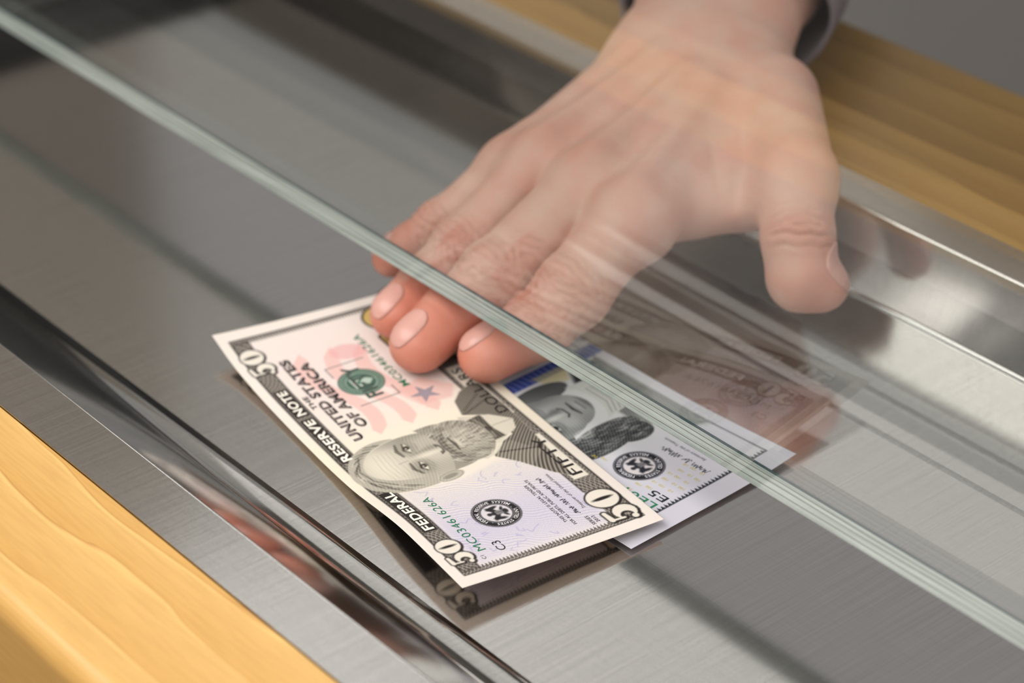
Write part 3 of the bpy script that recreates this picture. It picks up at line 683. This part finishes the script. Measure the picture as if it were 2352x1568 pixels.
# ------------------------------------------------------------------ the teller's hand
def smin(a, b, k):
    h = np.clip(.5 + .5 * (b - a) / k, 0, 1)
    return b * (1 - h) + a * h - k * h * (1 - h)
HANDJ = dict(
    index=[(-482.8, 5.4, 11.6), (-480.3, 23.0, 16.0), (-479.2, 36.0, 23.5), (-481.2, 62.0, 39.0), (-512.3, 135.1, 52.0)],
    middle=[(-501.3, -6.6, 11.3), (-504.5, 10.3, 15.2), (-503.2, 24.5, 23.0), (-503.4, 65.0, 41.0), (-520.4, 134.8, 54.0)],
    ring=[(-521.0, -0.1, 10.6), (-525.0, 16.1, 15.0), (-525.1, 29.7, 22.5), (-526.0, 63.5, 41.0), (-535.0, 136.7, 54.0)],
    pinky=[(-553.1, 23.0, 9.2), (-550.9, 29.4, 12.5), (-547.2, 38.2, 18.0), (-538.6, 60.8, 35.0), (-547.9, 136.7, 52.0)],
    thumb=[(-433.0, 98.3, 22.5), (-438.0, 94.3, 25.0), (-444.3, 98.0, 35.0), (-458.4, 110.2, 45.0), (-499.7, 142.1, 48.0)],
    arm=[(-536.0, 146.0, 52.0), (-564.1, 183.8, 58.0), (-640.7, 288.8, 72.0)])
RAD = dict(index=(9.1, 10.6, 11.6, 13.4, 12.5), middle=(9.0, 9.8, 11.0, 13.0, 13), ring=(8.2, 8.6, 9.2, 11, 13), pinky=(6.9, 7.2, 7.7, 9.8, 12.5), thumb=(8.0, 10.6, 11.0, 13.2, 15.5))
H_ = .9
class Field:
    def __init__(s, lo, hi, h):
        s.lo = np.array(lo, float); s.h = h; s.n = np.ceil((np.array(hi) - s.lo) / h).astype(int) + 1
        s.ax = [s.lo[i] + np.arange(s.n[i]) * h for i in range(3)]
    def blank(s): return np.full(tuple(s.n), 60., np.float32)
    def cone(s, D, A, B, ra, rb, k, ws=1., hs=1., up=(0, 0, 1), pad=16.):
        """tapered capsule of elliptic section, blended into field D"""
        A = np.array(A, float); B = np.array(B, float); rm = max(ra, rb) * max(ws, hs) + pad
        lo = np.floor((np.minimum(A, B) - rm - s.lo) / s.h).astype(int).clip(0); hi = np.minimum(np.ceil((np.maximum(A, B) + rm - s.lo) / s.h).astype(int), s.n)
        sl = tuple(slice(a, b) for a, b in zip(lo, hi))
        X, Y, Z = np.meshgrid(*[s.ax[i][sl[i]].astype(np.float32) for i in range(3)], indexing='ij')
        d = B - A; Lg = np.linalg.norm(d); d = d / (Lg + 1e-9); up = np.array(up, float); sd = np.cross(d, up); sd /= np.linalg.norm(sd); un = np.cross(sd, d)
        px, py, pz = X - A[0], Y - A[1], Z - A[2]
        a = px * d[0] + py * d[1] + pz * d[2]; q = px * sd[0] + py * sd[1] + pz * sd[2]; w = px * un[0] + py * un[1] + pz * un[2]
        t = np.clip(a / (Lg + 1e-9), 0, 1); e = a - t * Lg; r = ra + (rb - ra) * t
        f = (np.sqrt((e / r) ** 2 + (q / (r * ws)) ** 2 + (w / (r * hs)) ** 2) - 1) * r * min(ws, hs)
        D[sl] = smin(D[sl], f.astype(np.float32), k)
def surface_net(D, lo, h):
    n = np.array(D.shape); S = D < 0
    c = np.zeros(tuple(n - 1), np.int8)
    for dx in (0, 1):
        for dy in (0, 1):
            for dz in (0, 1): c += S[dx:n[0] - 1 + dx, dy:n[1] - 1 + dy, dz:n[2] - 1 + dz]
    act = (c > 0) & (c < 8); ids = np.argwhere(act); idx = np.full(tuple(n - 1), -1, np.int64); idx[act] = np.arange(len(ids))
    acc = np.zeros((len(ids), 3)); cnt = np.zeros(len(ids))
    cor = [(x, y, z) for x in (0, 1) for y in (0, 1) for z in (0, 1)]
    val = {q: D[ids[:, 0] + q[0], ids[:, 1] + q[1], ids[:, 2] + q[2]].astype(float) for q in cor}
    for q in cor:
        for ax in range(3):
            if q[ax] == 0:
                p = list(q); p[ax] = 1; p = tuple(p); a, b = val[q], val[p]; mk = (a < 0) != (b < 0)
                t = np.where(mk, a / (a - b + 1e-12), 0); pt = np.array(q, float)[None] + 0 * acc; pt[:, ax] = t
                acc[mk] += pt[mk]; cnt[mk] += 1
    V_ = (ids + acc / cnt[:, None]) * h + lo
    F_l = []
    for ax in range(3):
        a1, a2 = (ax + 1) % 3, (ax + 2) % 3
        s0 = [slice(None)] * 3; s1 = [slice(None)] * 3; s0[ax] = slice(0, -1); s1[ax] = slice(1, None)
        ch = S[tuple(s0)] != S[tuple(s1)]; e = np.argwhere(ch)
        e = e[(e[:, a1] > 0) & (e[:, a2] > 0) & (e[:, a1] < n[a1] - 1) & (e[:, a2] < n[a2] - 1)]
        def cell(o1, o2):
            g = e.copy(); g[:, a1] -= o1; g[:, a2] -= o2; return idx[g[:, 0], g[:, 1], g[:, 2]]
        q = np.stack([cell(1, 1), cell(0, 1), cell(0, 0), cell(1, 0)], 1)
        fl = ~S[e[:, 0], e[:, 1], e[:, 2]]; q[fl] = q[fl][:, ::-1]; F_l.append(q)
    return V_, np.concatenate(F_l)
def person():
    J = {k: [np.array(p) for p in v] for k, v in HANDJ.items()}
    fd = Field((-600, -16, -2), (-415, 235, 96), H_)
    palm = fd.blank(); fing = fd.blank()
    UPF = (.05, .35, 1.0)
    for f in ('index', 'middle', 'ring', 'pinky'):
        p = J[f]; r = RAD[f]; D = fd.blank()
        fd.cone(D, p[0], p[1], r[0], r[1], 3, 1.04, .92, UPF)
        fd.cone(D, p[1], p[2], r[1], r[2] * .97, 3, 1.02, .96, UPF)
        fd.cone(D, p[2], p[2] + (p[1] - p[2]) * .05, r[2] * 1.0, r[2] * .98, 3)
        fd.cone(D, p[2], p[3], r[2] * .97, r[3] * .92, 3.5, 1.0, .98, UPF)
        fing[:] = smin(fing, D, 1.1)
        fd.cone(palm, p[3] + (p[4] - p[3]) * .02 - np.array([0, 0, 2.]), p[4] - np.array([0, 0, 3.]), r[3] * 1.03, r[4], 7, 1.04, .96, UPF)
        fd.cone(palm, p[3] + np.array([0, 0, 1.0]), p[3] + (p[4] - p[3]) * .12 + np.array([0, 0, .6]), r[3] * .84, r[3] * .75, 6)
    # palm mass, heel, web of thumb
    th = J['thumb']
    fd.cone(palm, (-512, 82, 31), (-528, 140, 42), 15, 17, 10, 1.7, .8)
    fd.cone(palm, th[3], th[4], RAD['thumb'][3], RAD['thumb'][4], 7, 1.0, 1.0)
    fd.cone(palm, (-482, 92, 34), (-502, 122, 40), 8.5, 13, 9)
    fd.cone(palm, (-486, 80, 33), (-463, 105, 37), 5.5, 6.5, 10)
    fd.cone(palm, (-472, 102, 36), (-498, 126, 40), 8.0, 13, 9)
    # wrist and forearm
    a = J['arm']
    fd.cone(palm, a[0], a[1], 17.8, 18.8, 12, 1.62, .95); fd.cone(palm, a[1], a[2], 18.8, 23, 10, 1.6, 1.0)
    # tendons over the back of the hand
    for f, s_ in (('index', .9), ('middle', 1.), ('ring', .9), ('pinky', .6)):
        p = J[f]; r = RAD[f]
        q0 = p[3] + np.array([0, 2, r[3] - 1.0]); q1 = p[3] + (p[4] - p[3]) * .8 + np.array([0, 0, r[4] - 4.2])
        fd.cone(palm, q0, q1, 1.9 * s_, 1.0 * s_, 7.)
    thf = fd.blank()
    fd.cone(thf, th[0], th[1], 8.0, 10.4, 4, 1.04, .96, (.5, .3, .8))
    fd.cone(thf, th[1], th[2], 10.6, 10.8, 4)
    fd.cone(thf, th[2], th[3], 11.0, 12.6, 4)
    D = smin(palm, fing, 4.5); D = smin(D, thf, 6.)
    V_, Fc = surface_net(D, fd.lo, H_)
    # keep what is connected (everything is), relax a little
    nv = len(V_)
    ed = np.concatenate([Fc[:, [0, 1]], Fc[:, [1, 2]], Fc[:, [2, 3]], Fc[:, [3, 0]]]); ed = np.concatenate([ed, ed[:, ::-1]])
    deg = np.bincount(ed[:, 0], minlength=nv).astype(float)[:, None]
    def avg(X):
        o = np.stack([np.bincount(ed[:, 0], X[ed[:, 1], i], nv) for i in range(X.shape[1])], 1); return o / np.maximum(deg, 1)
    for i in range(3): V_ = V_ + .5 * (avg(V_) - V_)
    def normals(V_):
        n = np.cross(V_[Fc[:, 2]] - V_[Fc[:, 0]], V_[Fc[:, 3]] - V_[Fc[:, 1]]); o = np.zeros_like(V_)
        for k in range(4):
            for i in range(3): o[:, i] += np.bincount(Fc[:, k], n[:, i], nv)
        return o / (np.linalg.norm(o, axis=1)[:, None] + 1e-12)
    nn = normals(V_)
    if (nn[np.argmax(V_[:, 2])])[2] < 0: Fc = Fc[:, ::-1]; nn = -nn
    # creases: across the middle and end joints of the fingers, and the thumb joint
    disp = np.zeros(nv); red = np.zeros(nv); pale = np.zeros(nv)
    rs = np.random.RandomState(2)
    def joint(p, ax, r, up, depth, half, per, curve=.06):
        nonlocal disp, red
        ax = ax / np.linalg.norm(ax); sd = np.cross(ax, up); sd /= np.linalg.norm(sd); un = np.cross(sd, ax)
        q = V_ - p; a = q @ ax; s_ = q @ sd; w = nn @ un
        m_ = np.exp(-(a / half) ** 4) * np.clip((w - .1) / .5, 0, 1) * (np.linalg.norm(q, axis=1) < r * 2.2)
        ph = a + curve * s_ ** 2 * np.sign(a) * .35 + .35 * np.sin(s_ * .9 + rs.uniform(0, 6))
        disp -= depth * m_ * (np.clip(np.cos(2 * np.pi * ph / per), -.2, 1) ** 2)
        disp += depth * .5 * np.exp(-((a) / half) ** 2 - (s_ / r / .8) ** 2) * np.clip(w, 0, 1) * (np.linalg.norm(q, axis=1) < r * 2.)
        red += .5 * np.exp(-(a / half) ** 2) * np.clip(w, 0, 1) * (np.linalg.norm(q, axis=1) < r * 2.)
    up = np.array([.05, .35, 1.])
    for f in ('index', 'middle', 'ring', 'pinky'):
        p = J[f]; r = RAD[f]
        joint(p[2], p[1] - p[3], r[2], up, .9, 7.0, 2.9); joint(p[1], p[0] - p[2], r[1], up, .4, 3.5, 2.2)
        d = np.linalg.norm(V_ - p[0], axis=1); red += 1.1 * np.exp(-(d / 15) ** 2)
        dm = np.linalg.norm(V_ - (p[3] + np.array([0, 0, r[3]])), axis=1); red += .35 * np.exp(-(dm / 9) ** 2)
    joint(th[2] + np.array([0, 0, -1.]), th[1] - th[3], 11, np.array([.6, -.3, .75]), 1.1, 6.5, 3.4)
    d = np.linalg.norm(V_ - th[0], axis=1); red += .7 * np.exp(-(d / 13) ** 2)
    # web folds between thumb and index
    for (x, y) in ((-474, 104), (-480, 96)):
        q = V_ - np.array([x, y, 40.]); a = q @ np.array([.55, .83, 0]); disp -= .5 * np.exp(-(a / 1.6) ** 2) * np.exp(-(np.linalg.norm(q, axis=1) / 16) ** 2) * np.clip(nn[:, 2], 0, 1)
    # the hollow between the thumb and the index metacarpal
    ga, gb = np.array([-480., 112.]), np.array([-465., 92.]); gd = gb - ga; gt = np.clip(((V_[:, :2] - ga) @ gd) / (gd @ gd), 0, 1)
    gq = np.linalg.norm(V_[:, :2] - ga - gt[:, None] * gd, axis=1)
    disp -= (.8 + 2.2 * gt) * np.exp(-(gq / 4.2) ** 2) * np.clip(nn[:, 2], 0, 1) * (V_[:, 2] > 34)
    V_ = V_ + nn * disp[:, None]
    keep = V_[:, 1] < 234
    me = bpy.data.meshes.new('person'); nq = len(Fc)
    me.vertices.add(nv); me.vertices.foreach_set('co', W(V_).astype(np.float32).ravel())
    me.loops.add(nq * 4); me.loops.foreach_set('vertex_index', Fc.ravel().astype(np.int32))
    me.polygons.add(nq); me.polygons.foreach_set('loop_start', np.arange(0, nq * 4, 4, dtype=np.int32)); me.polygons.foreach_set('use_smooth', np.ones(nq, bool)); me.update(calc_edges=True)
    base = lin((220, 182, 168)); rd = lin((205, 136, 116))
    k = np.clip(red, 0, 1)[:, None]; c = np.ones((nv, 4), np.float32); c[:, :3] = base * (1 - k) + rd * k
    me.attributes.new('tone', 'FLOAT_COLOR', 'POINT').data.foreach_set('color', c.ravel())
    sk, nt, b = mat('skin')
    at = N(nt, 'ShaderNodeAttribute', attribute_name='tone')
    tc = N(nt, 'ShaderNodeTexCoord'); nz = N(nt, 'ShaderNodeTexNoise'); nz.inputs['Scale'].default_value = 70; nz.inputs['Detail'].default_value = 4
    nt.links.new(tc.outputs['Object'], nz.inputs['Vector'])
    cr = N(nt, 'ShaderNodeValToRGB'); cr.color_ramp.elements[0].position = .35; cr.color_ramp.elements[0].color = (1, .84, .80, 1); cr.color_ramp.elements[1].position = .65; cr.color_ramp.elements[1].color = (1, 1.0, .98, 1)
    nt.links.new(nz.outputs['Fac'], cr.inputs[0])
    mx = N(nt, 'ShaderNodeMix', data_type='RGBA', blend_type='MULTIPLY'); mx.inputs[0].default_value = 1
    nt.links.new(at.outputs['Color'], mx.inputs[6]); nt.links.new(cr.outputs[0], mx.inputs[7]); nt.links.new(mx.outputs[2], b.inputs['Base Color'])
    n2 = N(nt, 'ShaderNodeTexNoise'); n2.inputs['Scale'].default_value = 900; n2.inputs['Detail'].default_value = 2; nt.links.new(tc.outputs['Object'], n2.inputs['Vector'])
    bp = N(nt, 'ShaderNodeBump'); bp.inputs['Strength'].default_value = .2; bp.inputs['Distance'].default_value = .0004; nt.links.new(n2.outputs['Fac'], bp.inputs['Height']); nt.links.new(bp.outputs[0], b.inputs['Normal'])
    b.inputs['Roughness'].default_value = .48; b.inputs['Subsurface Weight'].default_value = .25; b.inputs['Subsurface Radius'].default_value = (1, .35, .2); b.inputs['Subsurface Scale'].default_value = .0022
    me.materials.append(sk)
    o = bpy.data.objects.new('person', me); COL.objects.link(o)
    tag(o, 'bare right hand of a person reaching under the glass and pressing the notes', 'person')
    # nails: curved plates pressed onto the surface
    def field_at(P):
        g = (P - fd.lo) / H_; i = np.clip(g.astype(int), 0, fd.n - 2); f = g - i; r = 0
        for dx in (0, 1):
            for dy in (0, 1):
                for dz in (0, 1):
                    r = r + D[i[:, 0] + dx, i[:, 1] + dy, i[:, 2] + dz] * (f[:, 0] if dx else 1 - f[:, 0]) * (f[:, 1] if dy else 1 - f[:, 1]) * (f[:, 2] if dz else 1 - f[:, 2])
        return r
    nm, nt2, b2 = mat('fingernail')
    b2.inputs['Base Color'].default_value = L4((216, 164, 152)); b2.inputs['Roughness'].default_value = .3; b2.inputs['Subsurface Weight'].default_value = .2; b2.inputs['Subsurface Scale'].default_value = .001; b2.inputs['Specular IOR Level'].default_value = .6
    NU = (-.3, .2, .92)
    def nail(p0, p1, r, up, L_, wd, back):
        ax = p0 - p1; ax = ax / np.linalg.norm(ax); up = np.array(up, float); sd = np.cross(ax, up); sd /= np.linalg.norm(sd); un = np.cross(sd, ax)
        nS, nT = 17, 13; P = []; E_ = []
        for i in range(nS):
            for j in range(nT):
                s_ = -1 + 2 * i / (nS - 1); t_ = -1 + 2 * j / (nT - 1)
                # rounded-rectangle plate: squarer at the free end, round at the root
                s_ = math.sin(s_ * math.pi / 2)
                lim = max(.04, 1 - abs(s_) ** (3.6 if s_ > 0 else 2.6)) ** (.42 if s_ > 0 else .5)
                ang = t_ * lim * wd / r
                P.append(p0 + ax * (s_ * L_ / 2 - back + .0) + (un * math.cos(ang) + sd * math.sin(ang)) * (r + 2.)); E_.append(un * math.cos(ang) + sd * math.sin(ang))
        P = np.array(P); E_ = np.array(E_)
        for it in range(12): P = P - E_ * field_at(P)[:, None] * .8
        ed_ = np.array([max(abs(-1 + 2 * (k // nT) / (nS - 1)), abs(-1 + 2 * (k % nT) / (nT - 1))) for k in range(len(P))])
        sv = np.array([-1 + 2 * (k // nT) / (nS - 1) for k in range(len(P))])
        P = P + E_ * (.34 - .5 * ed_ ** 5 + .12 * np.clip(sv, 0, 1))[:, None]
        Fq = [(i * nT + j, i * nT + j + 1, (i + 1) * nT + j + 1, (i + 1) * nT + j) for i in range(nS - 1) for j in range(nT - 1)]
        n_ = mesh_obj('fingernail', P, Fq, nm, o, True)
        so = n_.modifiers.new('plate', 'SOLIDIFY'); so.thickness = .0004; so.offset = 0
        n_['label'] = 'pale pink fingernail'
    nail(J['middle'][0], J['middle'][1], 9.0, NU, 14.0, 6.2, -.6)
    nail(J['index'][0], J['index'][1], 8.9, NU, 13.0, 6.0, -.6)
    nail(J['ring'][0], J['ring'][1], 8.2, NU, 12.8, 5.7, -.6)
    nail(J['pinky'][0], J['pinky'][1], 6.9, NU, 9, 4.2, -.6)
    nail(th[0], th[1] + np.array([-2., 0, 2.5]), 8.4, (.35, .35, .85), 12.5, 6.2, -.6)
    # shirt sleeve round the forearm
    fab, nt3, b3 = mat('grey_shirt_cloth')
    b3.inputs['Base Color'].default_value = L4((120, 112, 118)); b3.inputs['Roughness'].default_value = .9
    A0 = np.array([-549.0, 168.0, 54.0]); A1 = np.array([-640.7, 292.0, 70.0]); ax = A1 - A0; Lg = np.linalg.norm(ax); ax /= Lg
    sd = np.cross(ax, (0, 0, 1)); sd /= np.linalg.norm(sd); un = np.cross(sd, ax)
    nS, nA = 44, 56; P = []
    for i in range(nS):
        s_ = i / (nS - 1); d = s_ * 330.
        for j in range(nA):
            a = 2 * math.pi * j / nA
            r1 = 37 + 14 * s_ + 1.2 * math.sin(3 * a + d * .06) + 1.6 * math.sin(d * .12 + 2 * math.sin(a)) * min(1, d / 40); r2 = 24.5 + 18 * s_ + 1.0 * math.sin(2 * a + 1)
            P.append(A0 + ax * (d + 5 * math.sin(a)) + sd * r1 * math.cos(a) + un * (r2 * math.sin(a) + .5))
    Fq = [(i * nA + j, i * nA + (j + 1) % nA, (i + 1) * nA + (j + 1) % nA, (i + 1) * nA + j) for i in range(nS - 1) for j in range(nA)]
    Fq.append(tuple((nS - 1) * nA + j for j in range(nA)))
    sl = mesh_obj('sleeve', P, Fq, fab, o, True); sl['label'] = 'grey shirt sleeve with open cuff'
    so = sl.modifiers.new('cloth', 'SOLIDIFY'); so.thickness = .0015; so.offset = 0
person()
